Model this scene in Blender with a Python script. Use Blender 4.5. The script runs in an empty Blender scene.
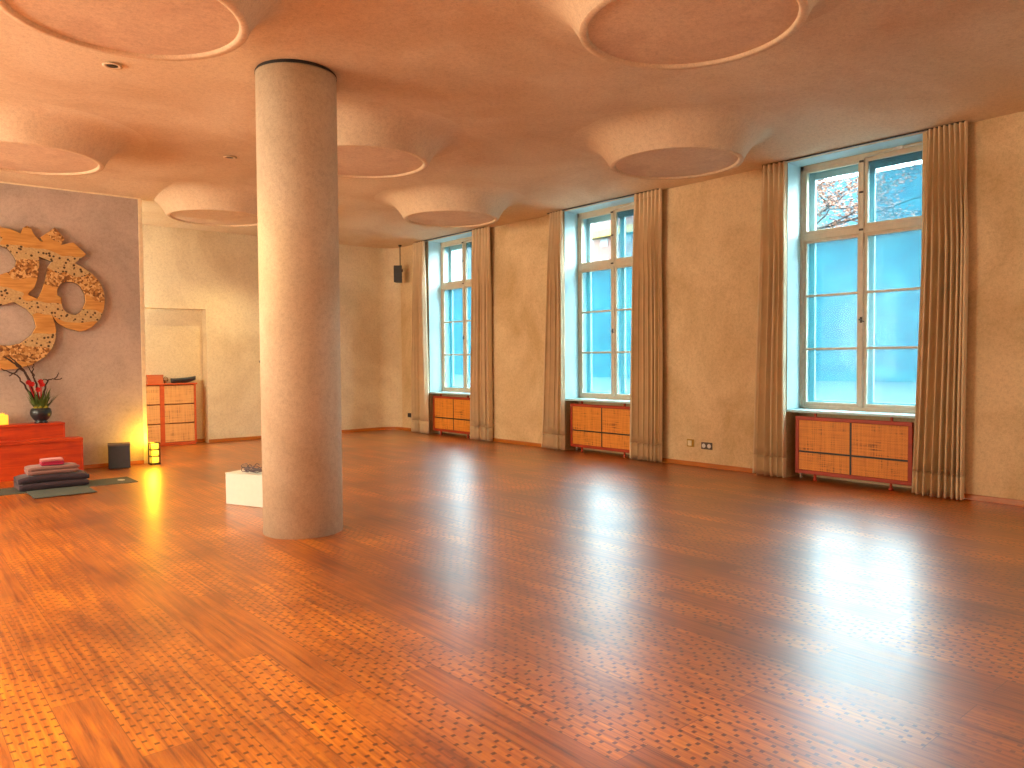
import bpy, bmesh, math, random
from mathutils import Vector, Matrix, noise
random.seed(7)
PI = math.pi
S = bpy.context.scene
COL = S.collection
W, D, P, H = 8.742, 14.377, 12.105, 3.894      # window wall, back wall, partition face, ceiling
CH = 1.5                                        # camera height
WC = [4.28, 8.23, 12.18, 0.33]                  # window centres along the window wall
WW = 1.58                                       # window width

# ------------------------------------------------------------------ materials
def mat(name, build):
    m = bpy.data.materials.new(name); m.use_nodes = True
    nt = m.node_tree; nt.nodes.clear()
    out = nt.nodes.new('ShaderNodeOutputMaterial')
    sh = build(nt)
    nt.links.new(sh, out.inputs[0]); return m
def N(nt, t, **kw):
    n = nt.nodes.new(t)
    for k, v in kw.items():
        if k.startswith('i_'): n.inputs[k[2:].replace('_', ' ')].default_value = v
        else: setattr(n, k, v)
    return n
def coords(nt, scale=(1, 1, 1), rot=(0, 0, 0)):
    c = N(nt, 'ShaderNodeTexCoord'); m = N(nt, 'ShaderNodeMapping')
    m.inputs['Scale'].default_value = scale; m.inputs['Rotation'].default_value = rot
    nt.links.new(c.outputs['Object'], m.inputs[0]); return m.outputs[0]
def noise_tex(nt, vec, scale, detail=4, rough=.6, dist=0):
    n = N(nt, 'ShaderNodeTexNoise'); n.inputs['Scale'].default_value = scale
    n.inputs['Detail'].default_value = detail; n.inputs['Roughness'].default_value = rough
    n.inputs['Distortion'].default_value = dist
    nt.links.new(vec, n.inputs['Vector']); return n.outputs['Fac']
def ramp(nt, fac, stops):
    r = N(nt, 'ShaderNodeValToRGB'); e = r.color_ramp.elements
    while len(e) < len(stops): e.new(.5)
    for k, (p, c) in enumerate(stops):
        e[k].position = p; e[k].color = (*c, 1) if len(c) == 3 else c
    nt.links.new(fac, r.inputs[0]); return r.outputs[0]
def mix(nt, fac, a, b, mode='MIX'):
    n = N(nt, 'ShaderNodeMix', data_type='RGBA', blend_type=mode)
    for s, v in ((n.inputs[0], fac), (n.inputs[6], a), (n.inputs[7], b)):
        if hasattr(v, 'links') or hasattr(v, 'is_linked'): nt.links.new(v, s)
        else: s.default_value = (*v, 1) if isinstance(v, tuple) else v
    return n.outputs[2]
def M(nt, op, a, b=None, c=None):
    n = N(nt, 'ShaderNodeMath', operation=op)
    for s, v in zip(n.inputs, (a, b, c)):
        if v is None: continue
        if isinstance(v, (int, float)): s.default_value = v
        else: nt.links.new(v, s)
    return n.outputs[0]
def pbr(nt, color, rough=.6, bump=None, bump_d=.002, bump_s=.3, spec=.5, metal=0, coat=0, coat_r=.2, coat_ior=1.5, sheen=0):
    b = N(nt, 'ShaderNodeBsdfPrincipled')
    def put(k, v):
        if isinstance(v, (int, float)): b.inputs[k].default_value = v
        elif isinstance(v, tuple): b.inputs[k].default_value = (*v, 1)
        else: nt.links.new(v, b.inputs[k])
    put('Base Color', color); put('Roughness', rough); put('Metallic', metal)
    put('Specular IOR Level', spec); put('Coat Weight', coat); put('Coat Roughness', coat_r); put('Coat IOR', coat_ior)
    put('Sheen Weight', sheen)
    if bump is not None:
        bn = N(nt, 'ShaderNodeBump'); bn.inputs['Strength'].default_value = bump_s; bn.inputs['Distance'].default_value = bump_d
        nt.links.new(bump, bn.inputs['Height']); nt.links.new(bn.outputs[0], b.inputs['Normal'])
    return b.outputs[0]
def plain(name, c, rough=.55, var=.12, scale=14, **kw):
    def f(nt):
        v = coords(nt); n = noise_tex(nt, v, scale)
        col = ramp(nt, n, [(.3, tuple(x*(1-var) for x in c)), (.7, tuple(min(1, x*(1+var)) for x in c))])
        return pbr(nt, col, rough, bump=n, bump_s=.15, **kw)
    return mat(name, f)
def plaster(name, c, dark, k=1.0, light=None):
    def f(nt):
        v = coords(nt)
        big = noise_tex(nt, v, .9*k, 6, .62, .6)
        fine = noise_tex(nt, v, 26, 5, .75)
        grit = noise_tex(nt, v, 95, 2, .6)
        a = ramp(nt, big, [(.36, dark), (.6, c)] + ([(.78, light)] if light else []))
        g = ramp(nt, fine, [(.32, (.82, .80, .78)), (.55, (1, 1, 1))])
        g2 = ramp(nt, grit, [(.3, (.86, .85, .83)), (.6, (1, 1, 1))])
        col = mix(nt, 1.0, mix(nt, .8, a, g, 'MULTIPLY'), g2, 'MULTIPLY')
        return pbr(nt, col, .85, bump=fine, bump_d=.004, bump_s=.25, spec=.25)
    return mat(name, f)

m_wall = plaster('wall_plaster', (.84, .66, .40), (.64, .46, .24), .8)
m_back = plaster('back_wall_plaster', (.88, .76, .54), (.72, .58, .38), .8)
m_part = plaster('partition_plaster', (.60, .50, .43), (.44, .37, .32), 1.1)
m_ceil = plaster('ceiling_plaster', (.86, .72, .52), (.74, .56, .36), .7)
m_disc = plaster('disc_plaster', (.84, .68, .50), (.72, .55, .40), 1.6)
m_col = plaster('column_plaster', (.80, .72, .55), (.66, .55, .38), .7)
m_cream = plain('cream_trim', (.85, .72, .48), .5)
m_soffit = plain('sky_tinted_reveal', (.52, .78, .86), .5, .04)  # reveal and sill colour carries the blue of the window light

def floor_nodes(nt):
    tc = N(nt, 'ShaderNodeTexCoord'); sep = N(nt, 'ShaderNodeSeparateXYZ'); nt.links.new(tc.outputs['Object'], sep.inputs[0])
    x, y = sep.outputs[0], sep.outputs[1]
    cmb = N(nt, 'ShaderNodeCombineXYZ'); nt.links.new(y, cmb.inputs[0]); nt.links.new(x, cmb.inputs[1])
    def brick(bw, rh, mortar, c1, c2, cm, off=.37):
        b = N(nt, 'ShaderNodeTexBrick'); b.offset = off; b.offset_frequency = 2
        b.inputs['Scale'].default_value = 1; b.inputs['Brick Width'].default_value = bw; b.inputs['Row Height'].default_value = rh
        b.inputs['Mortar Size'].default_value = mortar; b.inputs['Mortar Smooth'].default_value = .3; b.inputs['Bias'].default_value = 0
        b.inputs['Color1'].default_value = (*c1, 1); b.inputs['Color2'].default_value = (*c2, 1); b.inputs['Mortar'].default_value = (*cm, 1)
        nt.links.new(cmb.outputs[0], b.inputs['Vector']); return b
    pl = brick(1.9, .19, .0022, (0, 0, 0), (1, 1, 1), (.5, .5, .5))
    rnd = N(nt, 'ShaderNodeSeparateColor'); nt.links.new(pl.outputs['Color'], rnd.inputs[0]); rnd = rnd.outputs[0]
    # long grain streaks
    mp = N(nt, 'ShaderNodeMapping'); mp.inputs['Scale'].default_value = (38, 1.5, 1); nt.links.new(tc.outputs['Object'], mp.inputs[0])
    grain = noise_tex(nt, mp.outputs[0], 1, 5, .65, .4)
    blot = noise_tex(nt, tc.outputs['Object'], .8, 4, .6)
    base = ramp(nt, grain, [(.30, FL_D), (.52, FL_M), (.72, FL_L)])
    tint = ramp(nt, rnd, [(0, (.68, .60, .5)), (.55, (.95, .95, .95)), (1, (1.1, 1.12, 1.1))])
    c = mix(nt, 1, base, tint, 'MULTIPLY')
    c = mix(nt, 1, c, ramp(nt, blot, [(.34, (.52, .44, .36)), (.62, (1.1, 1.1, 1.1))]), 'MULTIPLY')
    # bamboo knots: short dark dashes, staggered strip by strip
    row = M(nt, 'FLOOR', M(nt, 'DIVIDE', x, .034))
    rr = N(nt, 'ShaderNodeTexWhiteNoise', noise_dimensions='1D'); nt.links.new(row, rr.inputs['W'])
    u = M(nt, 'FRACT', M(nt, 'ADD', M(nt, 'DIVIDE', y, .085), M(nt, 'ADD', M(nt, 'MULTIPLY', row, .5), M(nt, 'MULTIPLY', rr.outputs[0], .45))))
    v = M(nt, 'FRACT', M(nt, 'DIVIDE', x, .034))
    du = M(nt, 'LESS_THAN', M(nt, 'ABSOLUTE', M(nt, 'SUBTRACT', u, .5)), .10)
    dv = M(nt, 'LESS_THAN', M(nt, 'ABSOLUTE', M(nt, 'SUBTRACT', v, .5)), .30)
    k = M(nt, 'MULTIPLY', du, dv)
    sel = N(nt, 'ShaderNodeMapRange'); sel.inputs[1].default_value = .36; sel.inputs[2].default_value = .54
    nt.links.new(M(nt, 'ADD', M(nt, 'MULTIPLY', rnd, .55), M(nt, 'MULTIPLY', noise_tex(nt, tc.outputs['Object'], 2.3, 3), .5)), sel.inputs[0])
    k = M(nt, 'MULTIPLY', k, M(nt, 'MULTIPLY', sel.outputs[0], .85))
    c = mix(nt, k, c, (.07, .012, .002))
    seam = M(nt, 'MULTIPLY', pl.outputs['Fac'], .75)
    c = mix(nt, seam, c, (.10, .022, .004))
    hgt = M(nt, 'ADD', M(nt, 'MULTIPLY', grain, .3), M(nt, 'MULTIPLY', pl.outputs['Fac'], -1))
    rgh = M(nt, 'ADD', .25, M(nt, 'MULTIPLY', grain, .14))
    return pbr(nt, c, .45, bump=hgt, bump_d=.0006, bump_s=.12, spec=.2, coat=1, coat_r=rgh, coat_ior=FL_IOR)
FL_D, FL_M, FL_L = (.17, .032, .0008), (.52, .14, .0018), (.72, .245, .003)
FL_IOR = 1.62
m_floor = mat('bamboo_parquet', floor_nodes)

def fabric(name, c, sc=1):
    def f(nt):
        v = coords(nt, (60*sc, 60*sc, 60*sc)); w = noise_tex(nt, v, 2, 3)
        b = noise_tex(nt, coords(nt), 3, 3)
        col = mix(nt, .6, ramp(nt, w, [(.3, tuple(x*.8 for x in c)), (.7, c)]), ramp(nt, b, [(.3, tuple(x*.85 for x in c)), (.7, tuple(min(1, x*1.1) for x in c))]))
        return pbr(nt, col, .9, bump=w, bump_d=.001, bump_s=.3, spec=.15, sheen=.2)
    return mat(name, f)
m_curtain = fabric('curtain_linen', (.80, .64, .42))
m_redwood = None
def wood(name, d, l, sc=(3, 3, 30), rough=.35, coat=.3):
    def f(nt):
        n = noise_tex(nt, coords(nt, sc), 1, 5, .6, .8)
        n2 = noise_tex(nt, coords(nt), 4, 3)
        col = mix(nt, .35, ramp(nt, n, [(.3, d), (.7, l)]), ramp(nt, n2, [(.3, d), (.7, l)]))
        return pbr(nt, col, rough, bump=n, bump_d=.001, bump_s=.1, coat=coat)
    return mat(name, f)
m_altar = wood('red_orange_wood', (.34, .016, .002), (.70, .075, .004), (2, 8, 20), .45, .1)
m_basebd = wood('orange_baseboard_wood', (.40, .11, .010), (.60, .19, .018), (2, 2, 20))
m_covfr = wood('red_brown_frame_wood', (.30, .022, .004), (.50, .05, .008), (3, 3, 12), .5, .05)
m_cabfr = wood('red_cabinet_wood', (.52, .07, .014), (.74, .14, .03), (3, 3, 12))
def cane(name, d, l, hole):
    def f(nt):
        c = N(nt, 'ShaderNodeTexCoord'); sep = N(nt, 'ShaderNodeSeparateXYZ'); nt.links.new(c.outputs['Object'], sep.inputs[0])
        s = M(nt, 'ADD', sep.outputs[0], sep.outputs[1])
        u = M(nt, 'SINE', M(nt, 'MULTIPLY', s, 2*PI/.030)); v = M(nt, 'SINE', M(nt, 'MULTIPLY', sep.outputs[2], 2*PI/.030))
        weave = M(nt, 'MULTIPLY', u, v)
        n1 = noise_tex(nt, coords(nt, (70, 70, 2.5)), 1, 3, .6); n2 = noise_tex(nt, coords(nt, (2.5, 2.5, 70)), 1, 3, .6)
        th = M(nt, 'MULTIPLY', M(nt, 'ADD', n1, n2), .5)
        col = ramp(nt, th, [(.32, d), (.58, l)])
        big = noise_tex(nt, c.outputs['Object'], 4.5, 2)
        hm = N(nt, 'ShaderNodeMapRange'); hm.inputs[1].default_value = .40; hm.inputs[2].default_value = .46
        hm.inputs[3].default_value = 1; hm.inputs[4].default_value = 0; nt.links.new(th, hm.inputs[0])
        bm_ = N(nt, 'ShaderNodeMapRange'); bm_.inputs[1].default_value = .45; bm_.inputs[2].default_value = .62; nt.links.new(big, bm_.inputs[0])
        col = mix(nt, M(nt, 'MULTIPLY', M(nt, 'MULTIPLY', hm.outputs[0], bm_.outputs[0]), .9), col, hole)
        return pbr(nt, col, .5, bump=weave, bump_d=.002, bump_s=.35)
    return mat(name, f)
m_cane = cane('woven_cane', (.56, .17, .016), (.80, .31, .035), (.10, .03, .006))
m_drawer = cane('pale_woven_front', (.66, .30, .09), (.84, .46, .17), (.40, .16, .05))
m_frame = plain('window_frame_paint', (.62, .53, .38), .45, .08)
m_oframe = plain('sky_tinted_outer_frame', (.34, .52, .57), .45, .04)  # daylight's blue put into the colour of outer frame and lining
m_black = plain('black_plastic', (.015, .016, .018), .45)
m_darkmetal = plain('dark_metal', (.06, .045, .035), .4, metal=.6)
m_chrome = plain('bright_metal', (.75, .70, .6), .3, metal=.8)
m_white = plain('white_enamel', (.82, .80, .74), .4, .04)
m_grey = plain('grey_blue_panel', (.045, .052, .062), .6, .1)
m_greytop = plain('grey_lid', (.13, .10, .08), .6, .1)
m_brass = plain('brass_plate', (.42, .24, .02), .35, metal=.3)
m_mat = plain('dark_green_grey_mat', (.060, .068, .052), .85, .15, 30)
m_mat2 = plain('grey_green_blanket', (.068, .078, .066), .9, .15, 30)
m_logo = plain('pale_print', (.55, .53, .46), .7, .03)
m_plum = fabric('dark_plum_wool', (.050, .030, .042), .5)
m_mauve = fabric('mauve_wool', (.27, .135, .12), .5)
m_pink = fabric('pale_pink_cotton', (.62, .21, .21), .5)
m_magenta = fabric('magenta_cotton', (.42, .018, .065), .5)
m_vase = plain('blue_black_ceramic', (.012, .020, .026), .3, .3, 20)
m_bark = plain('dark_bark', (.045, .022, .016), .8, .3)
m_leaf = plain('dark_green_leaf', (.055, .10, .012), .5, .5)
m_moss = plain('yellow_green_moss', (.24, .20, .015), .8, .4)
m_red = plain('red_petal', (.50, .008, .006), .85, .2)
m_paper_box = plain('off_white_card', (.72, .74, .70), .6, .03)
m_cable = plain('grey_violet_cable', (.13, .11, .14), .5, .1)
m_boxwood = wood('reddish_box_wood', (.50, .10, .03), (.70, .2, .06))
m_tray = plain('dark_slate_bowl', (.035, .045, .05), .5, .3)
m_incense = plain('bronze_burner', (.25, .14, .06), .4, .3, metal=.5)
def emit_mix(name, c, e, st):
    def f(nt):
        b = N(nt, 'ShaderNodeBsdfPrincipled'); b.inputs['Base Color'].default_value = (*c, 1); b.inputs['Roughness'].default_value = .7
        b.inputs['Emission Color'].default_value = (*e, 1); b.inputs['Emission Strength'].default_value = st
        return b.outputs[0]
    return mat(name, f)
m_lantern = emit_mix('lit_lantern_paper', (.9, .75, .2), (1, .66, .03), 1.25)
m_candle = emit_mix('lit_candle_glass', (.9, .6, .1), (1, .48, .02), .75)
def glow_holder(nt):
    b = pbr(nt, (.9, .45, .05), .3); return b

def om_nodes(nt):
    c = N(nt, 'ShaderNodeTexCoord'); sep = N(nt, 'ShaderNodeSeparateXYZ'); nt.links.new(c.outputs['Object'], sep.inputs[0])
    wv = noise_tex(nt, coords(nt, (1.2, 1, 2.0)), 1.6, 2)
    band = M(nt, 'ADD', M(nt, 'MULTIPLY', sep.outputs[2], 4.4), M(nt, 'ADD', M(nt, 'MULTIPLY', wv, 2.2), M(nt, 'MULTIPLY', sep.outputs[0], .9)))
    cell = M(nt, 'FRACT', band); kind = M(nt, 'FRACT', M(nt, 'MULTIPLY', M(nt, 'FLOOR', band), .3819))
    grain = noise_tex(nt, coords(nt, (3, 1, 26)), 1, 4, .6, .5)
    plainc = ramp(nt, grain, [(.3, (.46, .20, .04)), (.7, (.70, .38, .10))])
    dots = N(nt, 'ShaderNodeTexVoronoi'); dots.inputs['Scale'].default_value = 19; nt.links.new(c.outputs['Object'], dots.inputs['Vector'])
    dm = N(nt, 'ShaderNodeMapRange'); dm.inputs[1].default_value = .26; dm.inputs[2].default_value = .34; nt.links.new(dots.outputs['Distance'], dm.inputs[0])
    beige = ramp(nt, noise_tex(nt, c.outputs['Object'], 40, 3), [(.3, (.44, .29, .12)), (.7, (.62, .45, .22))])
    dotted = mix(nt, dm.outputs[0], (.06, .03, .012), beige)
    gv = N(nt, 'ShaderNodeTexVoronoi'); gv.inputs['Scale'].default_value = 38; nt.links.new(c.outputs['Object'], gv.inputs['Vector'])
    gs = N(nt, 'ShaderNodeSeparateColor'); nt.links.new(gv.outputs['Color'], gs.inputs[0])
    gritty = ramp(nt, gs.outputs[0], [(.1, (.16, .06, .015)), (.5, (.46, .21, .05)), (.9, (.70, .45, .18))])
    col = mix(nt, M(nt, 'GREATER_THAN', kind, .36), dotted, plainc)
    col = mix(nt, M(nt, 'GREATER_THAN', kind, .70), col, gritty)
    return pbr(nt, col, .55, bump=gs.outputs[0], bump_d=.003, bump_s=.2)
m_om = mat('banded_stone_mosaic', om_nodes)
m_omedge = plain('dark_relief_edge', (.10, .055, .025), .6)

def pane_frost(nt):
    v = coords(nt)
    n = noise_tex(nt, coords(nt, (1, .8, 1.6)), 1.7, 5, .65, .8); n2 = noise_tex(nt, v, 14, 4, .7)
    t = M(nt, 'ADD', M(nt, 'MULTIPLY', n, .8), M(nt, 'MULTIPLY', n2, .25))
    tl = N(nt, 'ShaderNodeBsdfTranslucent'); nt.links.new(ramp(nt, t, PANE_T), tl.inputs[0])
    tr = N(nt, 'ShaderNodeBsdfTransparent'); tr.inputs[0].default_value = (*PANE_TINT, 1)
    mx = N(nt, 'ShaderNodeMixShader'); mx.inputs[0].default_value = PANE_MIX
    nt.links.new(tr.outputs[0], mx.inputs[1]); nt.links.new(tl.outputs[0], mx.inputs[2])
    gl = N(nt, 'ShaderNodeBsdfGlossy'); gl.inputs['Roughness'].default_value = .25
    m2 = N(nt, 'ShaderNodeMixShader'); m2.inputs[0].default_value = .03
    nt.links.new(mx.outputs[0], m2.inputs[1]); nt.links.new(gl.outputs[0], m2.inputs[2])
    return m2.outputs[0]
PANE_T = [(.36, (.0004, .042, .070)), (.54, (.0008, .070, .096)), (.70, (.014, .104, .118))]
PANE_TINT = (.90, .985, 1.0); PANE_MIX = .42
m_frost = mat('frosted_blue_glass', pane_frost)
def pane_clear(nt):
    tr = N(nt, 'ShaderNodeBsdfTransparent'); tr.inputs[0].default_value = (.93, .98, .98, 1)
    gl = N(nt, 'ShaderNodeBsdfGlossy'); gl.inputs['Roughness'].default_value = .02
    mx = N(nt, 'ShaderNodeMixShader'); mx.inputs[0].default_value = .05
    nt.links.new(tr.outputs[0], mx.inputs[1]); nt.links.new(gl.outputs[0], mx.inputs[2]); return mx.outputs[0]
m_clear = mat('clear_glass', pane_clear)
m_backdrop = plain('blue_backdrop', (.001, .036, .056), .9, .15, .12)  # colour of the added backdrop blocks, turns the frosted panes blue
m_facw = plain('white_facade_render', (.06, .07, .075), .9, .1, .2)
m_facp = plain('pinkish_brick', (.075, .036, .030), .9, .25, 3)
m_faczin = plain('window_dark', (.012, .018, .024), .3)
m_yellow = plain('yellow_awning', (.13, .075, .002), .7, .05)
m_ground = plain('blue_ground', (.0008, .015, .023), .9)  # blue put in so the ground merges with the backdrop behind the panes
m_autumn = plain('orange_leaf', (.12, .042, .022), .7, .45, 2)
m_trunk = plain('grey_brown_bark', (.006, .006, .007), .9, .3)

# ------------------------------------------------------------------ geometry helpers
class MB:
    def __init__(s): s.bm = bmesh.new()
    def box(s, x0, x1, y0, y1, z0, z1, bev=0, rot=None, at=None, seg=2):
        r = bmesh.ops.create_cube(s.bm, size=1); vs = r['verts']
        for v in vs:
            v.co = Vector(((x0+x1)/2+v.co.x*(x1-x0), (y0+y1)/2+v.co.y*(y1-y0), (z0+z1)/2+v.co.z*(z1-z0)))
        if bev:
            es = list({e for v in vs for e in v.link_edges})
            o = bmesh.ops.bevel(s.bm, geom=es, offset=bev, segments=seg, affect='EDGES', profile=.5); vs = list({v for f in o['faces'] for v in f.verts} | {v for v in vs if v.is_valid})
        if rot is not None:
            bmesh.ops.rotate(s.bm, verts=vs, cent=at or (0, 0, 0), matrix=rot)
        return s
    def lathe(s, prof, c=(0, 0, 0), seg=48, cap=True, smooth=True):
        rings = []
        for r, z in prof:
            rings.append([s.bm.verts.new((c[0]+r*math.cos(2*PI*k/seg), c[1]+r*math.sin(2*PI*k/seg), c[2]+z)) for k in range(seg)])
        for a, b in zip(rings, rings[1:]):
            for k in range(seg):
                f = s.bm.faces.new((a[k], a[(k+1) % seg], b[(k+1) % seg], b[k])); f.smooth = smooth
        if cap:
            if prof[0][0] > 1e-4: s.bm.faces.new(list(reversed(rings[0])))
            if prof[-1][0] > 1e-4: s.bm.faces.new(rings[-1])
        return s
    def tube(s, pts, rad, seg=8, cap=True):
        pts = [Vector(p) for p in pts]; n = len(pts)
        rads = rad if isinstance(rad, (list, tuple)) else [rad]*n
        prev = None; rings = []
        for i, p in enumerate(pts):
            t = (pts[min(i+1, n-1)]-pts[max(i-1, 0)]).normalized()
            ref = prev if prev is not None else (Vector((0, 0, 1)) if abs(t.z) < .9 else Vector((1, 0, 0)))
            a = (ref - t*ref.dot(t)).normalized(); b = t.cross(a); prev = a
            rings.append([s.bm.verts.new(p+(a*math.cos(2*PI*k/seg)+b*math.sin(2*PI*k/seg))*rads[i]) for k in range(seg)])
        for A, B in zip(rings, rings[1:]):
            for k in range(seg):
                f = s.bm.faces.new((A[k], A[(k+1) % seg], B[(k+1) % seg], B[k])); f.smooth = True
        if cap: s.bm.faces.new(list(reversed(rings[0]))); s.bm.faces.new(rings[-1])
        return s
    def face(s, pts):
        s.bm.faces.new([s.bm.verts.new(p) for p in pts]); return s
    def mesh(s, name, smooth=False):
        bmesh.ops.recalc_face_normals(s.bm, faces=s.bm.faces)
        me = bpy.data.meshes.new(name); s.bm.to_mesh(me); s.bm.free()
        if smooth:
            for p in me.polygons: p.use_smooth = True
        return me
    def build(s, name, m, parent=None, smooth=False):
        o = bpy.data.objects.new(name, s.mesh(name, smooth)); COL.objects.link(o)
        o.data.materials.append(m)
        if parent: o.parent = parent
        return o
def tag(o, label, cat, group=None, kind=None):
    o['label'] = label; o['category'] = cat
    if group: o['group'] = group
    if kind: o['kind'] = kind
    return o
def thing(name, label, cat, loc=(0, 0, 0), rz=0, group=None, kind=None):
    o = bpy.data.objects.new(name, None); COL.objects.link(o); o.location = loc; o.rotation_euler = (0, 0, rz)
    o.empty_display_size = .1
    return tag(o, label, cat, group, kind)
def struct(name, mb, m):
    o = mb.build(name, m); o['kind'] = 'structure'; return o
KIDS = {}
def copy_tree(o, parent=None):
    c = o.copy(); COL.objects.link(c); c.parent = parent
    for ch in list(o.children): copy_tree(ch, c)
    return c

# ------------------------------------------------------------------ room shell
XL, YF = -5.0, -4.5
fl = MB().box(XL-.3, W+.7, YF-.3, D+.4, -.2, 0); struct('floor', fl, m_floor)
DISC_XY = [(x*1.073, y*1.073) for x, y in ((3.95, 2.95), (1.22, 4.95), (6.58, 5.10), (3.97, 7.10), (1.28, 9.05), (6.56, 9.13), (3.90, 11.10))]
def sstep(t): t = max(0, min(1, t)); return t*t*(3-2*t)
def lift(x, y, ripple=True):                    # the plaster ceiling rises softly away from the walls and swells between the discs
    dp_ = abs(y-P) if x < 3.14 else math.hypot(x-3.14, y-P)
    e = sstep(min(W-x, dp_, D-y)/1.0)
    if x > W: e = 0
    r_ = 0
    if ripple:
        dd = min(math.hypot(x-a, y-b) for a, b in DISC_XY)
        r_ = .045*sstep((dd-1.12)/.5)*noise.noise(Vector((x*.75, y*.75, 3.3)))
    return e*(.09+r_)
ce = MB(); nx_, ny_ = 110, 150
gx = [XL-.3+(W+.6-XL+.3)*i/nx_ for i in range(nx_+1)]; gy = [YF-.3+(D+.4-YF+.3)*j/ny_ for j in range(ny_+1)]
gv = [[ce.bm.verts.new((x, y, H+lift(x, y))) for y in gy] for x in gx]
for i in range(nx_):
    for j in range(ny_): ce.bm.faces.new((gv[i][j], gv[i][j+1], gv[i+1][j+1], gv[i+1][j])).smooth = True
ce.box(XL-.3, W+.6, YF-.3, D+.4, H+.16, H+.35); struct('ceiling', ce, m_ceil)
wr = MB()
edges = sorted(WC); ys = [YF-.3]
for c in edges: ys += [c-WW/2, c+WW/2]
ys.append(D+.4)
for a, b in zip(ys[0::2], ys[1::2]): wr.box(W, W+.6, a, b, 0, H)
for c in edges: wr.box(W+.30, W+.6, c-WW/2, c+WW/2, 0, .82)
struct('wall_right', wr, m_wall)
wb = MB(); NX0, NX1, NZ = 3.45, 4.785, 2.455
wb.box(XL-.3, NX0, D, D+.4, 0, H).box(NX1, W, D, D+.4, 0, H).box(NX0, NX1, D, D+.4, NZ, H).box(NX0, NX1, D+.24, D+.4, 0, NZ)
R = .35                                              # rounded corner to the window wall
arc = [(W-R+R*math.cos(t), D-R+R*math.sin(t)) for t in [PI/2*k/24 for k in range(25)]] + [(W, D)]
vb = [wb.bm.verts.new((x, y, 0)) for x, y in arc]; vt = [wb.bm.verts.new((x, y, H)) for x, y in arc]
for k in range(len(arc)):
    k2 = (k+1) % len(arc); wb.bm.faces.new((vb[k], vb[k2], vt[k2], vt[k]))
struct('wall_back', wb, m_back)
wp = MB().box(XL, 3.085, P, P+.14, 0, H); struct('wall_partition', wp, m_part)
t = MB().box(3.085, 3.14, P-.006, P+.146, 0, H, .004).box(XL, 3.085, P-.012, P, H-.02, H); struct('trim_1', t, m_cream)
wl = MB(); ly = [YF, D]
for a, b in zip(ly[0::2], ly[1::2]): wl.box(XL-.3, XL, a, b, 0, H+.16)
for a, b in zip(ly[1:-1:2], ly[2:-1:2]): wl.box(XL-.3, XL, a, b, 0, .85).box(XL-.3, XL, a, b, 3.6, H)
struct('wall_left', wl, m_wall)
struct('wall_front', MB().box(XL-.3, W, YF-.3, YF, 0, H+.16), m_wall)
bb = MB()
for a, b in zip(ys[0::2], ys[1::2]): bb.box(W-.016, W, a, min(b, D-R), 0, .062, .003)
struct('baseboard_right', bb, m_basebd)
bb = MB().box(NX1, W-R, D-.016, D, 0, .062, .003).box(NX0, NX1, D+.224, D+.24, 0, .062, .003)
arc2 = [(W-R+(R-.0)*math.cos(t), D-R+(R-.0)*math.sin(t)) for t in [PI/2*k/8 for k in range(9)]]
arc3 = [(W-R+(R-.016)*math.cos(t), D-R+(R-.016)*math.sin(t)) for t in [PI/2*k/8 for k in range(9)]]
for k in range(8):
    q = [arc3[k], arc3[k+1], arc2[k+1], arc2[k]]
    for z in (0, .062): bb.face([(x, y, z) for x, y in q])
    bb.face([(q[0][0], q[0][1], 0), (q[1][0], q[1][1], 0), (q[1][0], q[1][1], .062), (q[0][0], q[0][1], .062)])
struct('baseboard_back', bb, m_basebd)
struct('baseboard_partition', MB().box(XL, 3.085, P-.016, P, 0, .055, .003), m_basebd)

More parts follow.
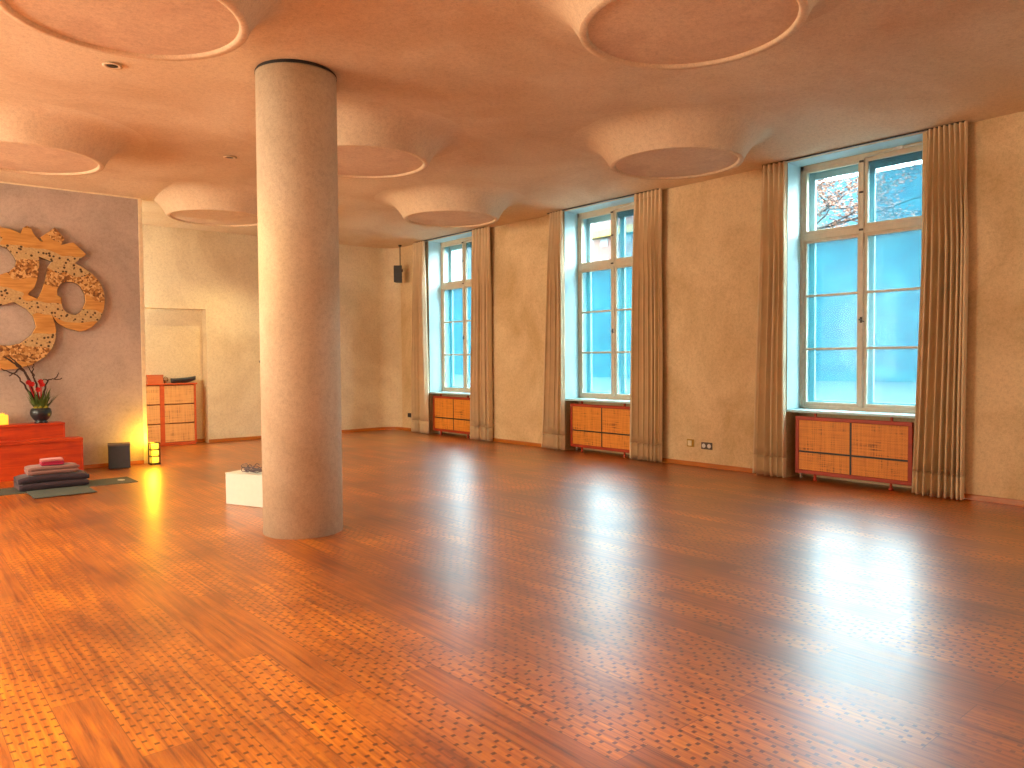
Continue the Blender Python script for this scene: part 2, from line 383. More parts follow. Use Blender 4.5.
# ------------------------------------------------------------------ windows (double casements in deep reveals)
FX = W+.30
def make_window(n, yc):
    w = bpy.data.objects.new('window_%d' % n, None); COL.objects.link(w); w.location = (0, yc, 0); w['kind'] = 'structure'
    a = WW/2
    fr = MB()
    x0, x1 = FX, FX+.06
    fr.box(x0, x1, -a, -a+.05, .85, H, .004).box(x0, x1, a-.05, a, .85, H, .004)
    fr.box(x0, x1, -a, a, H-.065, H, .004).box(x0, x1, -a, a, .85, .895, .004)
    fr.box(x0-.01, x1, -a+.05, a-.05, 2.955, 3.03, .006)            # transom
    fr.box(x0-.015, x1, -.022, .022, .895, H-.065, .008)            # meeting mullion
    fr.build('window_frame', m_frame, w)
    for (name, z0, z1) in (('casement', .895, 2.955), ('fanlight', 3.03, H-.065)):
        for sgn in (1, -1):
            y0, y1 = (.022, a-.05) if sgn > 0 else (-a+.05, -.022)
            s = MB(); k = .036; xa, xb = x0+.006, x1-.004
            s.box(xa, xb, y0, y0+k, z0, z1, .004).box(xa, xb, y1-k, y1, z0, z1, .004)
            s.box(xa, xb, y0+k, y1-k, z0, z0+.042, .004).box(xa, xb, y0+k, y1-k, z1-k, z1, .004)
            if name == 'casement':
                for zb in (1.60, 2.262): s.box(xa, xb-.01, y0+k, y1-k, zb-.013, zb+.013, .003)
            sash = s.build(name, m_frame, w)
            clear = name == 'fanlight' and sgn > 0
            MB().box(x0+.025, x0+.030, y0+k, y1-k, z0+.042, z1-k).build('pane', m_clear if clear else m_frost, sash)
    # outer window and the lining between the two
    o0, o1 = FX+.21, FX+.255
    of = MB()
    of.box(o0, o1, -a, -a+.085, .85, H, .004).box(o0, o1, a-.085, a, .85, H, .004)
    of.box(o0, o1, -a+.085, a-.085, H-.15, H, .004).box(o0, o1, -a+.085, a-.085, .85, .95, .004)
    of.box(o0, o1, -.045, .045, .95, H-.15, .004).box(o0, o1, -a+.085, a-.085, 2.95, 3.07, .004)
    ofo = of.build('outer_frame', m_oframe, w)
    MB().box(o0+.02, o0+.024, -a+.085, a-.085, .95, H-.15).build('outer_pane', m_clear, ofo)
    ln = MB().box(FX+.06, FX+.21, -a, -a+.012, .85, H).box(FX+.06, FX+.21, a-.012, a, .85, H).box(FX+.06, FX+.21, -a+.012, a-.012, H-.012, H).box(FX+.06, FX+.21, -a+.012, a-.012, .85, .862)
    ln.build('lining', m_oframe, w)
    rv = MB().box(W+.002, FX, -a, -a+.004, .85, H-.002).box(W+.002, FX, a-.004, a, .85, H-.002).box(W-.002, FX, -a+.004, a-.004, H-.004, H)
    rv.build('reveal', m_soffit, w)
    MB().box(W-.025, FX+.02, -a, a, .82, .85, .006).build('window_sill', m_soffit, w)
    # fittings
    hd = MB().tube([(x0-.016, .0, 1.935), (x0-.045, .0, 1.935)], .007).tube([(x0-.045, .012, 1.94), (x0-.045, -.02, 1.925), (x0-.04, -.05, 1.91)], [.010, .008, .005])
    hd.box(x0-.02, x0-.012, -.014, .014, 1.90, 1.97, .003); hd.build('casement_handle', m_darkmetal, w)
    for z in (3.44, 3.80, 3.0): MB().box(x0-.028, x0-.014, -.02, .03, z-.012, z+.012, .004).build('latch', m_darkmetal, w)
    op = MB().tube([(x0-.012, -.03, 3.836), (x0-.018, -.33, 3.852), (x0-.03, -.42, 3.866)], .008).tube([(x0-.02, -.36, 3.862), (x0-.02, -a+.03, 3.862)], .012)
    op.box(x0-.04, x0, -.47, -.40, 3.845, 3.885, .006); op.build('fanlight_opener', m_chrome, w)
    return w
for n, c in enumerate(WC): make_window(n+1, c)

# ------------------------------------------------------------------ curtains and tracks
def curtain(name, label, yb0, yb1, yt0, yt1, folds, seed, hemside=1):
    rnd = random.Random(seed); nu, nz = folds*16, 26
    t = thing(name, label, 'curtain', (W-.125, (yb0+yb1)/2, 0), 0, 'long linen curtains at the windows')
    ph = [rnd.uniform(-.25, .25) for _ in range(folds+2)]; am = [rnd.uniform(.75, 1.25) for _ in range(folds+2)]; wd = [rnd.uniform(.55, 1.45) for _ in range(folds)]
    cum = [0]
    for k in wd: cum.append(cum[-1]+k)
    cum = [c/cum[-1] for c in cum]
    def pt(u, z, off=0.0):
        k = min(int(u*folds), folds-1); fr = u*folds-k
        uy = cum[k]+(cum[k+1]-cum[k])*fr
        uni = u
        s = min(1, (3.88-z)/1.2)
        uy = uni*(1-s)+uy*s
        tt = z/3.88
        ya, yb = yb0*(1-tt)+yt0*tt, yb1*(1-tt)+yt1*tt
        a = (.045+.036*s)*(am[k]*(1-fr)+am[k+1]*fr)
        th = 2*PI*u*folds
        x = a*(-.55+1.6*abs(math.cos(th/2+.6))**4)+.008*math.sin(th*2+ph[k])*s+.006*math.sin(z*1.7+seed+u*5)
        y = ya+(yb-ya)*uy+.022*math.sin(th+1.2)*s+.010*math.sin(z*1.1+seed)*s
        return Vector((x-off, y-(yb0+yb1)/2, z))
    zs = [.26+(3.885-.26)*k/(nz-1) for k in range(nz)]
    def sheet(zl, nm):
        b = MB(); front = [[b.bm.verts.new(pt(i/nu, z)) for i in range(nu+1)] for z in zl]
        back = [[b.bm.verts.new(pt(i/nu, z)+Vector((.004, 0, 0))) for i in range(nu+1)] for z in zl]
        for A in (front, back):
            for r in range(len(zl)-1):
                for i in range(nu): b.bm.faces.new((A[r][i], A[r][i+1], A[r+1][i+1], A[r+1][i])).smooth = True
        for r in range(len(zl)-1):
            for i in (0, nu): b.bm.faces.new((front[r][i], front[r+1][i], back[r+1][i], back[r][i]))
        for i in range(nu):
            for r in (0, len(zl)-1): b.bm.faces.new((front[r][i], front[r][i+1], back[r][i+1], back[r][i]))
        return b.build(nm, m_curtain, t)
    sheet(zs, 'drape'); sheet([.015, .09, .17, .257], 'hem')
    hd = MB()
    # heading tape that carries the pleats
    prev = [pt(i/nu, 3.86, .004) for i in range(nu+1)]
    hv = [[hd.bm.verts.new((p.x, p.y, z)) for p in prev] for z in (3.80, 3.884)]
    for i in range(nu): hd.bm.faces.new((hv[0][i], hv[0][i+1], hv[1][i+1], hv[1][i])).smooth = True
    hd.build('heading_tape', m_curtain, t)
    return t
CL = 'tan pleated floor-length curtain '
curtain('curtain', CL+'to the left of the nearest window', 4.99, 5.45, 5.02, 5.35, 5, 1)
curtain('curtain', CL+'to the right of the nearest window, widest of all', 3.0, 3.50, 3.01, 3.40, 8, 2)
curtain('curtain', CL+'to the left of the middle window', 8.90, 9.48, 8.93, 9.25, 5, 3)
curtain('curtain', CL+'to the right of the middle window', 6.92, 7.54, 6.92, 7.44, 7, 4)
curtain('curtain', CL+'to the left of the farthest window, nearest the hanging speaker', 12.84, 13.50, 12.92, 13.35, 5, 5)
curtain('curtain', CL+'to the right of the farthest window', 10.84, 11.46, 10.82, 11.35, 6, 6)
for c, nm in zip(WC[:3], ('nearest', 'middle', 'farthest')):
    tk = MB().box(W-.135, W-.105, c-1.25, c+1.06, H-.012, H-.0005, .002).build('curtain_track', m_darkmetal)
    tag(tk, 'dark thin ceiling track carrying the curtains of the %s window' % nm, 'curtain track', 'curtain tracks')

# ------------------------------------------------------------------ radiator covers and radiators
def make_cover():
    t = thing('radiator_cover', '', 'radiator cover', (W, 0, 0))
    a = .69; z0, z1 = .075, .775; x0, x1 = -.012, .03; sp = .345
    MB().box(x0, x1, -a, a, z1-.045, z1, .004).box(x0, x1, -a, a, z0, z0+.045, .004).box(x0, x1, -a, -a+.045, z0+.045, z1-.045, .004).box(x0, x1, a-.045, a, z0+.045, z1-.045, .004).build('frame', m_covfr, t)
    MB().box(x0+.006, x1, -.010, .010, z0+.045, z1-.045, .002).box(x0+.006, x1, -a+.045, a-.045, sp-.009, sp+.009, .002).build('divider', m_black, t)
    for y0, y1 in ((-a+.047, -.012), (.012, a-.047)):
        for q0, q1 in ((z0+.047, sp-.011), (sp+.011, z1-.047)):
            MB().box(x0+.006, x1-.01, y0, y1, q0, q1, .002).build('cane_panel', m_cane, t)
    for y in (-.46, .44):
        MB().lathe([(.024, 0), (.026, .012), (.016, .03), (.014, z0+.01)], (.006, y, 0), 16).build('foot', m_covfr, t)
        MB().box(.0, .026, y-.012, y+.012, z1-.005, .82, .002).build('bracket', m_covfr, t)
    return t
RG = 'cane radiator covers under the windows'
rc = make_cover(); labs = ['red-framed woven cane radiator cover under the nearest window', 'red-framed woven cane radiator cover under the middle window', 'red-framed woven cane radiator cover under the farthest window']
covers = [rc]+[copy_tree(rc) for _ in range(2)]
for o, c, l in zip(covers, WC, labs): o.location = (W, c-.025, 0); tag(o, l, 'radiator cover', RG)
def make_rad():
    t = thing('radiator', '', 'radiator', (W+.12, 0, 0))
    b = MB()
    b.box(-.03, .05, -.62, .62, .12, .70, .015)
    for k in range(24): b.box(-.038, -.03, -.60+k*.0515, -.575+k*.0515, .15, .67, .003)
    b.build('radiator_panel', m_white, t)
    for z in (.18, .62): MB().tube([(0, .62, z), (0, .70, z), (-.05, .725, z)], .013).lathe([(.012, 0), (.024, .008), (.024, .05), (.015, .06)], (-.02, .725, z-.02), 16).build('valve', m_white, t)
    MB().tube([(.02, .70, 0), (.02, .70, .19)], .011).tube([(.04, .70, 0), (.04, .70, .62)], .011).build('pipe', m_white, t)
    return t
rd = make_rad(); rads = [rd]+[copy_tree(rd) for _ in range(2)]
for o, c, l in zip(rads, WC, ('nearest', 'middle', 'farthest')): o.location = (W+.12, c-.025, 0); tag(o, 'white radiator mostly hidden behind the cane cover of the %s window' % l, 'radiator', 'radiators behind the cane covers')

# ------------------------------------------------------------------ sockets and switch plates, light switch
def plate(name, label, cat, y, z, w, h, body, ins, kind):
    t = thing(name, label, cat, (W, y, z))
    MB().box(-.012, 0, -w/2, w/2, -h/2, h/2, .003).build('cover_plate', body, t)
    if kind == 'socket':
        for s in (-1, 1):
            MB().lathe([(.026, 0), (.030, .004), (.022, .005), (.020, .001)], (0, 0, 0), 24).build('socket_insert', ins, t)
            o = t.children[-1] if False else [c for c in t.children][-1]
            o.rotation_euler = (0, -PI/2, 0); o.location = (-.012, s*w/4, 0)
    else:
        MB().box(-.022, -.012, -w*.22, w*.32, -h*.34, h*.34, .003).build('rocker', ins, t)
    return t
plate('wall_switch', 'square yellowish brass switch plate low on wall, left of the double socket', 'switch', 6.52, .316, .115, .105, m_brass, m_cream, 'switch')
plate('wall_socket', 'grey double socket low on wall between nearest and middle windows', 'socket', 6.25, .297, .175, .095, m_greytop, m_white, 'socket')
plate('wall_socket', 'small dark double socket left of the farthest curtain', 'socket', 13.73, .335, .14, .09, m_darkmetal, m_black, 'socket')
t = thing('wall_fitting', 'small dark fitting on the back wall just left of the column', 'wall fitting', (5.80, D, 1.49))
o = MB().lathe([(.035, 0), (.035, .012), (.015, .018), (.02, .04), (.034, .055), (.03, .07), (0, .075)], seg=20).build('dial', m_black, t); o.rotation_euler = (PI/2, 0, 0)

# ------------------------------------------------------------------ column
t = thing('column', 'tall thick round cream plaster column standing in the room', 'column', (2.915, 6.335, 0), kind='thing')
HC = H+.088
MB().lathe([(.340, 0), (.340, HC-.018)], seg=96).build('shaft', m_col, t)
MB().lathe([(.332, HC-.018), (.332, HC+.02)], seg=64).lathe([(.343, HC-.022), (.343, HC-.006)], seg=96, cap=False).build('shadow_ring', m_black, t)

# ------------------------------------------------------------------ ceiling discs
DISC = [(3.95, 2.95, 'large round plaster ceiling disc at top edge, right of the column'),
        (1.22, 4.95, 'large round plaster ceiling disc in the top left corner'),
        (6.58, 5.10, 'round plaster ceiling disc between nearest and middle windows'),
        (3.97, 7.10, 'round plaster ceiling disc half hidden behind the right side of the column'),
        (1.28, 9.05, 'round plaster ceiling disc above the partition wall with the symbol'),
        (6.56, 9.13, 'round plaster ceiling disc before the farthest window'),
        (3.90, 11.10, 'round plaster ceiling disc left of the column near the back wall')]
def make_disc():
    t = thing('ceiling_disc', '', 'ceiling disc', (0, 0, H))
    R0, dp, L = .74, .285, .44
    prof = [(R0, -dp)]
    for k in range(1, 33):
        rr = L*(k/32)**1.5; prof.append((R0+rr, -dp*(1-rr/L)**3.0-.0015))
    MB().lathe(prof, seg=128, cap=False).build('flare', m_ceil, t)
    MB().lathe([(R0, -dp), (R0, -dp-.006), (R0-.008, -dp-.013), (R0-.045, -dp-.016), (R0-.058, -dp-.012), (R0-.064, -dp+.008)], seg=128, cap=False).build('rim', m_ceil, t)
    MB().lathe([(R0-.062, -dp+.008), (R0-.1, -dp+.008), (.3, -dp+.004), (.0001, -dp+.003)], seg=96, cap=False).build('panel', m_disc, t)
    return t
d0 = make_disc()
ds = [d0]+[copy_tree(d0) for _ in DISC[1:]]
for o, (x, y, l) in zip(ds, DISC): o.location = (x*1.073, y*1.073, H+.09); tag(o, l, 'ceiling disc', 'sculpted ceiling discs')

# recessed downlights
for k, (x, y, l) in enumerate([(1.615, 7.01, 'tiny dark recessed ceiling spotlight below the top left disc'), (3.45, 9.40, 'tiny dark recessed ceiling spotlight just left of the column'), (5.0, 13.2, 'tiny dark recessed ceiling spotlight near the back wall, beside the column')]):
    t = thing('recessed_spotlight', l, 'spotlight', (x, y, H+lift(x, y)-.008), 0, 'recessed ceiling spotlights')
    MB().lathe([(.075, -.001), (.078, -.006), (.05, -.008), (.045, -.002)], seg=28).build('bezel', m_ceil, t)
    MB().lathe([(.045, -.0015), (.043, -.006), (.02, -.0075), (.0001, -.0078)], seg=20, cap=False).build('lamp', m_black, t)

# ------------------------------------------------------------------ OM relief
def px2part(x, y, Y):
    f, pitch, roll, yaw = 764.816, .0323653, -.00756841, .700250509
    fw = Vector((math.sin(yaw)*math.cos(pitch), math.cos(yaw)*math.cos(pitch), -math.sin(pitch)))
    r = Vector((math.cos(yaw), -math.sin(yaw), 0)); u = r.cross(fw)
    c, s = math.cos(roll), math.sin(roll); r2 = c*r+s*u; u2 = -s*r+c*u
    d = fw+r2*(x-512)/f-u2*(y-384)/f; k = Y/d.y
    return (d.x*k, CH+d.z*k)
OM_OUT = [(-15, 226), (0, 227.5), (9.4, 229), (17.2, 232.2), (21, 233.8), (23.4, 227.8), (26.9, 226), (30.5, 227.8), (33.6, 234), (39, 240.3), (44.5, 243), (41, 237.5), (54.7, 227.8), (64.4, 238.8), (60.2, 245.3), (73.4, 242.7), (86, 254.4), (74.2, 263.3), (81, 266.4), (90.6, 272.7), (97, 279), (101, 285), (104, 293.8), (104.6, 301), (104, 308), (100, 318.8), (92.2, 326.6), (86, 330), (79.7, 331.3), (67.2, 328), (57.8, 322.7), (53.9, 317.2), (48.4, 306.3), (51.5, 314), (54.7, 323.4), (56, 331), (55.5, 338), (53, 346.9), (45.3, 356.3), (31.3, 364.8), (15.6, 368.8), (0, 369.5), (-18, 367), (-38, 357), (-56, 340), (-66, 318), (-54, 314), (-45, 326), (-28, 339), (0, 345.6), (9.4, 346), (20.3, 343.8), (32, 335), (36.7, 326.6), (33.6, 316.4), (26.6, 308.6), (14, 301.6), (0, 305.5), (-14, 306), (-26, 297), (-22, 286), (-8, 281), (0, 275), (9.4, 271.9), (15.6, 266.4), (16.4, 261), (14, 255.5), (8, 248.5), (0, 245), (-14, 246), (-28, 255), (-42, 268), (-50, 256), (-34, 234)]
OM_H1 = [(38.8, 256.3), (52.3, 261.3), (47.7, 268), (45.3, 281.3), (41.4, 292.2), (37.5, 299.2), (27.3, 294.5), (34.4, 286.7), (37.5, 278), (38.8, 267)]
OM_H2 = [(57, 289), (57, 295.3), (61.3, 297.7), (61, 301.6), (62.5, 307.8), (65, 311.5), (68.8, 314), (75, 315.3), (79.5, 313.5), (82.8, 310), (86, 301.6), (85.2, 293.8), (81.3, 286.7), (77.5, 283.5), (73.4, 282), (65.6, 281), (60.2, 283.6)]
def filled(polys, depth, nm):
    cu = bpy.data.curves.new(nm, 'CURVE'); cu.dimensions = '2D'; cu.fill_mode = 'BOTH'; cu.extrude = depth/2; cu.bevel_depth = .004; cu.bevel_resolution = 1
    for pl in polys:
        s = cu.splines.new('POLY'); s.points.add(len(pl)-1); s.use_cyclic_u = True
        for q, (a, b) in zip(s.points, pl): q.co = (a, b, 0, 1)
    o = bpy.data.objects.new(nm, cu); COL.objects.link(o)
    me = bpy.data.meshes.new_from_object(o.evaluated_get(bpy.context.evaluated_depsgraph_get()))
    bpy.data.objects.remove(o); bpy.data.curves.remove(cu); return me
YO = P-.075
polys = [[px2part(x, y, YO) for x, y in pl] for pl in (OM_OUT, OM_H1, OM_H2)]
cx, cz = 1.75, 2.4
polys = [[(a-cx, b-cz) for a, b in pl] for pl in polys]
t = thing('wall_relief', 'large banded stone om symbol mounted on the grey partition wall', 'wall relief', (cx, P, cz))
me = filled(polys, .03, 'symbol_face'); o = bpy.data.objects.new('symbol_face', me); COL.objects.link(o); o.parent = t
for v in me.vertices: v.co = Vector((v.co.x, -.060+(-v.co.z)*1.0, v.co.y))
me.flip_normals(); me.materials.append(m_om)
me = filled(polys, .044, 'backing'); o = bpy.data.objects.new('backing', me); COL.objects.link(o); o.parent = t
for v in me.vertices: v.co = Vector((v.co.x*.997, -.028-v.co.z, v.co.y*.997))
me.flip_normals(); me.materials.append(m_omedge)

# ------------------------------------------------------------------ altar benches
t = thing('altar_bench', 'low red-orange wooden altar bench, front step behind the folded blankets', 'bench', (1.1, 11.63, 0))
MB().box(-1.6, 1.085, -.13, .13, .455, .497, .006).build('top_board', m_altar, t)
MB().box(-1.58, 1.065, -.115, .12, 0, .455, .004).build('front_panel', m_altar, t)
MB().box(1.065, 1.083, -.125, .125, 0, .455, .004).build('end_panel', m_altar, t)
t = thing('altar_bench', 'taller red wooden altar bench at the wall holding the flower bowl', 'bench', (.9, 11.93, 0))
MB().box(-1.5, 1.125, -.165, .15, .665, .695, .006).build('top_board', m_altar, t)
MB().box(-1.48, 1.105, -.15, .14, 0, .665, .004).build('front_panel', m_altar, t)
MB().box(1.105, 1.122, -.16, .145, 0, .665, .004).build('end_panel', m_altar, t)

# flower bowl
vx, vy, vz = 1.765, 11.90, .695
t = thing('flower_arrangement', 'dark round bowl with red flowers and bare twigs on the taller bench', 'flower arrangement', (vx, vy, vz))
MB().lathe([(.0001, .004), (.078, 0), (.08, .018), (.06, .024), (.095, .055), (.124, .11), (.128, .145), (.116, .19), (.10, .20), (.094, .19), (.108, .125), (.065, .055), (.0001, .035)], seg=40, cap=False).build('bowl', m_vase, t)
mo = MB(); rn = random.Random(3)
for k in range(26):
    a, r = rn.uniform(0, 6.28), rn.uniform(0, .08)
    bmesh.ops.create_icosphere(mo.bm, subdivisions=1, radius=rn.uniform(.018, .03), matrix=Matrix.Translation((r*math.cos(a), r*math.sin(a), .192+rn.uniform(0, .018))))
mo.build('moss', m_moss, t)
def wob(pts, n=5, j=.012):
    out = []
    for a, b in zip(pts, pts[1:]):
        a, b = Vector(a), Vector(b)
        for k in range(n): out.append(a.lerp(b, k/n)+Vector((rn.uniform(-j, j), rn.uniform(-j, j), rn.uniform(-j, j))))
    out.append(Vector(pts[-1])); return out
def px(x, y): a, b = px2part(x, y, vy); return (a-vx, 0, b-vz)
def twig(*pxs, r=.009, subs=()):
    p = wob([px(*q) for q in pxs]); n = len(p); b = MB().tube(p, [r*(1-.65*i/n) for i in range(n)], 6)
    for sp in subs:
        q = wob([px(*z) for z in sp], 4, .006); b.tube(q, [r*.6*(1-.6*i/len(q)) for i in range(len(q))], 5)
    b.build('twig', m_bark, t)
twig((38, 405), (31, 385), (24, 370), (5, 357), r=.022, subs=[((26, 373), (17, 366), (9, 359)), ((21, 367), (14, 361), (10, 357)), ((20, 368), (15, 373), (9, 376))])
twig((37, 405), (27, 388), (17, 375), (1, 368.5), r=.015)
twig((41, 405), (45, 388), (48, 380), (62, 378), r=.015, subs=[((54, 379.5), (58, 375), (59, 372.5)), ((48, 380), (45, 379.5), (42, 380))])
twig((40, 400), (35, 380), (32, 372), (33.5, 364), r=.014, subs=[((33, 376), (30, 369), (27, 365))])
lf = MB()
for k in range(90):
    a = rn.uniform(0, 6.28); ln = rn.uniform(.10, .36); sp = rn.uniform(.1, .85); w_ = rn.uniform(.007, .016)
    base = Vector((math.cos(a)*.05, math.sin(a)*.05, .15)); tip = base+Vector((math.cos(a)*sp, math.sin(a)*sp*.35, 1)).normalized()*ln
    mid = base.lerp(tip, .55)+Vector((0, 0, .02)); sd = Vector((-math.sin(a), math.cos(a), 0))*w_
    v = [lf.bm.verts.new(q) for q in (base, mid+sd, tip, mid-sd, mid+Vector((0, 0, .004)))]
    lf.bm.faces.new((v[0], v[1], v[4])); lf.bm.faces.new((v[1], v[2], v[4])); lf.bm.faces.new((v[2], v[3], v[4])); lf.bm.faces.new((v[3], v[0], v[4]))
lf.build('foliage', m_leaf, t)
for q in ((28, 382.5), (31.5, 384), (40, 381.5), (41.5, 384.5), (37.5, 389.5)):
    c = Vector(px(*q)); c.y -= .03; b = MB()
    b.tube([Vector((0, 0, .12)), c*.5+Vector((0, 0, .06)), c], .005, 6)
    for k in range(7):
        a = 2*PI*k/7+q[0]; n = Vector((math.cos(a), -.45, math.sin(a))).normalized(); sd = n.cross(Vector((0, -1, 0))).normalized()
        pts = [c, c+n*.018+sd*.014, c+n*.034+sd*.009+Vector((0, -.004, 0)), c+n*.040, c+n*.034-sd*.009+Vector((0, -.004, 0)), c+n*.018-sd*.014]
        v = [b.bm.verts.new(z) for z in pts]; m_ = b.bm.verts.new(c+n*.025+Vector((0, -.006, 0)))
        for i in range(6): b.bm.faces.new((v[i], v[(i+1) % 6], m_))
    bmesh.ops.create_icosphere(b.bm, subdivisions=1, radius=.012, matrix=Matrix.Translation(c))
    b.build('blossom', m_red, t)

# candle
t = thing('candle_holder', 'square glowing yellow candle holder at the left edge on the taller bench', 'candle', (1.335, 11.95, .695))
MB().box(-.062, .062, -.05, .05, 0, .012, .003).box(-.062, .062, -.05, .05, .012, .125, .006).build('glass', m_candle, t)
MB().lathe([(.0001, .125), (.03, .125), (.03, .142), (.022, .146), (.0001, .140)], seg=20, cap=False).tube([(0, 0, .14), (.002, 0, .16)], .0025, 6).build('candle', m_candle, t)

# grey cube
t = thing('storage_cube', 'dark grey cube box with a lid standing against the partition wall', 'box', (2.71, 11.90, 0), -.22)
MB().box(-.138, .138, -.13, .13, .004, .318, .006).build('body', m_grey, t)
MB().box(-.142, .142, -.135, .135, .318, .345, .005).build('lid', m_greytop, t)

# lantern
t = thing('floor_lantern', 'small glowing yellow three-tier lantern on the floor at partition end', 'lantern', (3.19, 11.95, 0))
w = .062
lb = MB().box(-w-.008, w+.008, -w-.008, w+.008, 0, .022, .003)
lb.build('base', m_darkmetal, t)
fb = MB()
for sx in (-1, 1):
    for sy in (-1, 1): fb.box(sx*w-.006, sx*w+.006, sy*w-.006, sy*w+.006, .02, .32, .002)
for z in (.118, .216, .314):
    for s in (-1, 1): fb.box(-w, w, s*w-.004, s*w+.004, z-.006, z+.006, .001).box(s*w-.004, s*w+.004, -w, w, z-.006, z+.006, .001)
fb.build('cage', m_darkmetal, t)
for z0, z1 in ((.024, .110), (.126, .208), (.224, .306)): MB().lathe([(.056, z0), (.060, (z0+z1)/2), (.056, z1)], seg=4*8).build('paper_shade', m_lantern, t)

# mats and blankets
tag(MB().box(.62, 2.56, 10.31, 10.86, 0, .006, .002).build('yoga_mat', m_mat), 'long dark grey-green yoga mat lying on the floor before the altar', 'yoga mat')
ym = bpy.data.objects['yoga_mat']
lg = MB().lathe([(.07, 0), (.07, .001)], seg=28).build('print', m_logo, ym); lg.location = (2.43, 10.60, .006); lg.scale = (.6, 1.0, 1)
mt = MB().box(1.365, 1.99, 9.79, 10.42, .0065, .0125, .002).build('floor_mat', m_mat2)
for v in mt.data.vertices:
    if v.co.y > 10.305: v.co.z = max(v.co.z, .0065)
tag(mt, 'short square grey-green mat poking out in front of the long yoga mat', 'mat')
def folded(name, mat_, cx, cy, z0, lx, ly, hz, layers, parent=None, seed=0, sag=.01):
    # a cloth folded back and forth: one continuous sheet, rounded folds alternating front and back
    th = hz/layers; b = MB(); prof = []
    n = 10
    for L in range(layers):
        zc = z0+th*(L+.5); d = 1 if L % 2 == 0 else -1
        for k in range(n+1): prof.append((d*(-ly/2+ly*k/n), zc))
        if L < layers-1:
            for k in range(1, 6):
                a = PI*k/6; prof.append((d*(ly/2+math.sin(a)*th*.45), zc+th*.5*(1-math.cos(a))))
    nx = 18
    t_ = th*.46
    rows = []
    for i in range(nx+1):
        x = -lx/2+lx*i/nx; e = abs(2*x/lx)
        row_t, row_b = [], []
        for k, (y, z) in enumerate(prof):
            p0 = Vector(prof[max(k-1, 0)]); p1 = Vector(prof[min(k+1, len(prof)-1)]); tg = (p1-p0).normalized(); nrm = Vector((-tg.y, tg.x))
            wv = noise.noise(Vector((x*5, y*5, z*9+seed)))*sag
            drop = -sag*1.2*e**3*(z-z0)/hz
            xx = x+noise.noise(Vector((y*4, z*14, seed+x)))*.016*e
            tt = t_*(1-.35*max(0, e-.85)/.15)
            ins = (z-z0)/hz
            row_t.append(b.bm.verts.new((cx+xx, cy+(y+nrm.x*tt)*(1-.03*ins), z+nrm.y*tt+wv*ins+drop)))
            row_b.append(b.bm.verts.new((cx+xx, cy+(y-nrm.x*tt)*(1-.03*ins), z-nrm.y*tt+wv*ins+drop)))
        rows.append(row_t+row_b[::-1])
    m_ = len(rows[0])
    for A, B in zip(rows, rows[1:]):
        for k in range(m_): b.bm.faces.new((A[k], A[(k+1) % m_], B[(k+1) % m_], B[k])).smooth = True
    b.bm.faces.new(rows[0]); b.bm.faces.new(list(reversed(rows[-1])))
    return b.build(name, mat_, parent)
tag(folded('folded_blanket', m_plum, 1.665, 10.56, .014, .73, .36, .165, 2, seed=1, sag=.016), 'thick dark plum folded blanket lying on the mats, bottom of stack', 'blanket')
tag(folded('folded_blanket', m_mauve, 1.66, 10.54, .186, .53, .28, .095, 2, seed=5, sag=.010), 'mauve folded blanket, middle of the stack on the mats', 'blanket')
t = thing('folded_cloth', 'small pink and magenta folded cloth on top of blanket stack', 'cloth', (1.655, 10.52, .284))
folded('cloth', m_magenta, 0, 0, 0, .235, .17, .046, 2, t, 3, .002)
folded('top_layer', m_pink, 0, 0, .046, .235, .17, .028, 1, t, 4, .002)

# ------------------------------------------------------------------ niche cabinet
t = thing('cabinet', 'red wooden cabinet with pale woven drawer fronts in the wall niche', 'cabinet', (3.96, D, 0))
x0, x1, zt = -.44, .60, 1.09; y0 = -.05
cb = MB()
cb.box(x0, x0+.035, y0, .215, .03, zt, .003).box(x1-.035, x1, y0, .215, .03, zt, .003).box(-.005+.06-.075, .055, y0, .215, .03, zt, .003)
cb.box(x0, x1, .20, .215, .03, zt).box(x0+.035, x1-.035, y0+.01, .2, .03, .06).box(x0+.01, x1-.01, y0+.02, .2, 0, .03)
cb.build('carcass', m_cabfr, t)
MB().box(x0-.02, x1+.02, y0-.02, .22, zt, zt+.028, .005).build('top_board', m_cabfr, t)
for a, b in ((x0+.037, -.022), (.057, x1-.037)):
    for k in range(3):
        q0 = .068+k*.342; MB().box(a, b, y0+.004, .15, q0, q0+.322, .003).build('drawer', m_drawer, t)
zc = zt+.028
t = thing('wooden_box', 'small reddish wooden box on the niche cabinet next to partition', 'box', (3.88, D+.06, zc))
MB().box(-.13, .13, -.08, .08, 0, .13, .004).build('body', m_boxwood, t)
MB().box(-.135, .135, -.085, .085, .131, .155, .004).build('lid', m_boxwood, t)
t = thing('incense_burner', 'tiny bronze incense burner between wooden box and dark bowl', 'incense burner', (4.07, D+.05, zc))
MB().lathe([(.03, 0), (.035, .01), (.018, .02), (.045, .045), (.048, .06), (.04, .062)], seg=20).build('cup', m_incense, t)
MB().tube([(-.04, 0, .055), (-.03, 0, .095), (0, 0, .115), (.03, 0, .095), (.04, 0, .055)], .006, 6).build('handle', m_incense, t)
t = thing('boat_bowl', 'dark boat-shaped bowl with a pointed end on the niche cabinet', 'bowl', (4.36, D+.06, zc))
b = MB(); secs = []
for k in range(17):
    q = k/16; x = -.19+.42*q; hw = .085*math.sin(PI*min(1, .12+q*.86))**.7; zr = .085+.035*q**3
    zb = .004+.075*max(0, q-.55)**1.6*2.4
    secs.append([b.bm.verts.new((x, hw*math.sin(a), zb+(zr-zb)*(1-math.cos(a*1.0)) if abs(a) <= PI/2 else 0)) for a in [(-PI/2+PI*j/10) for j in range(11)]])
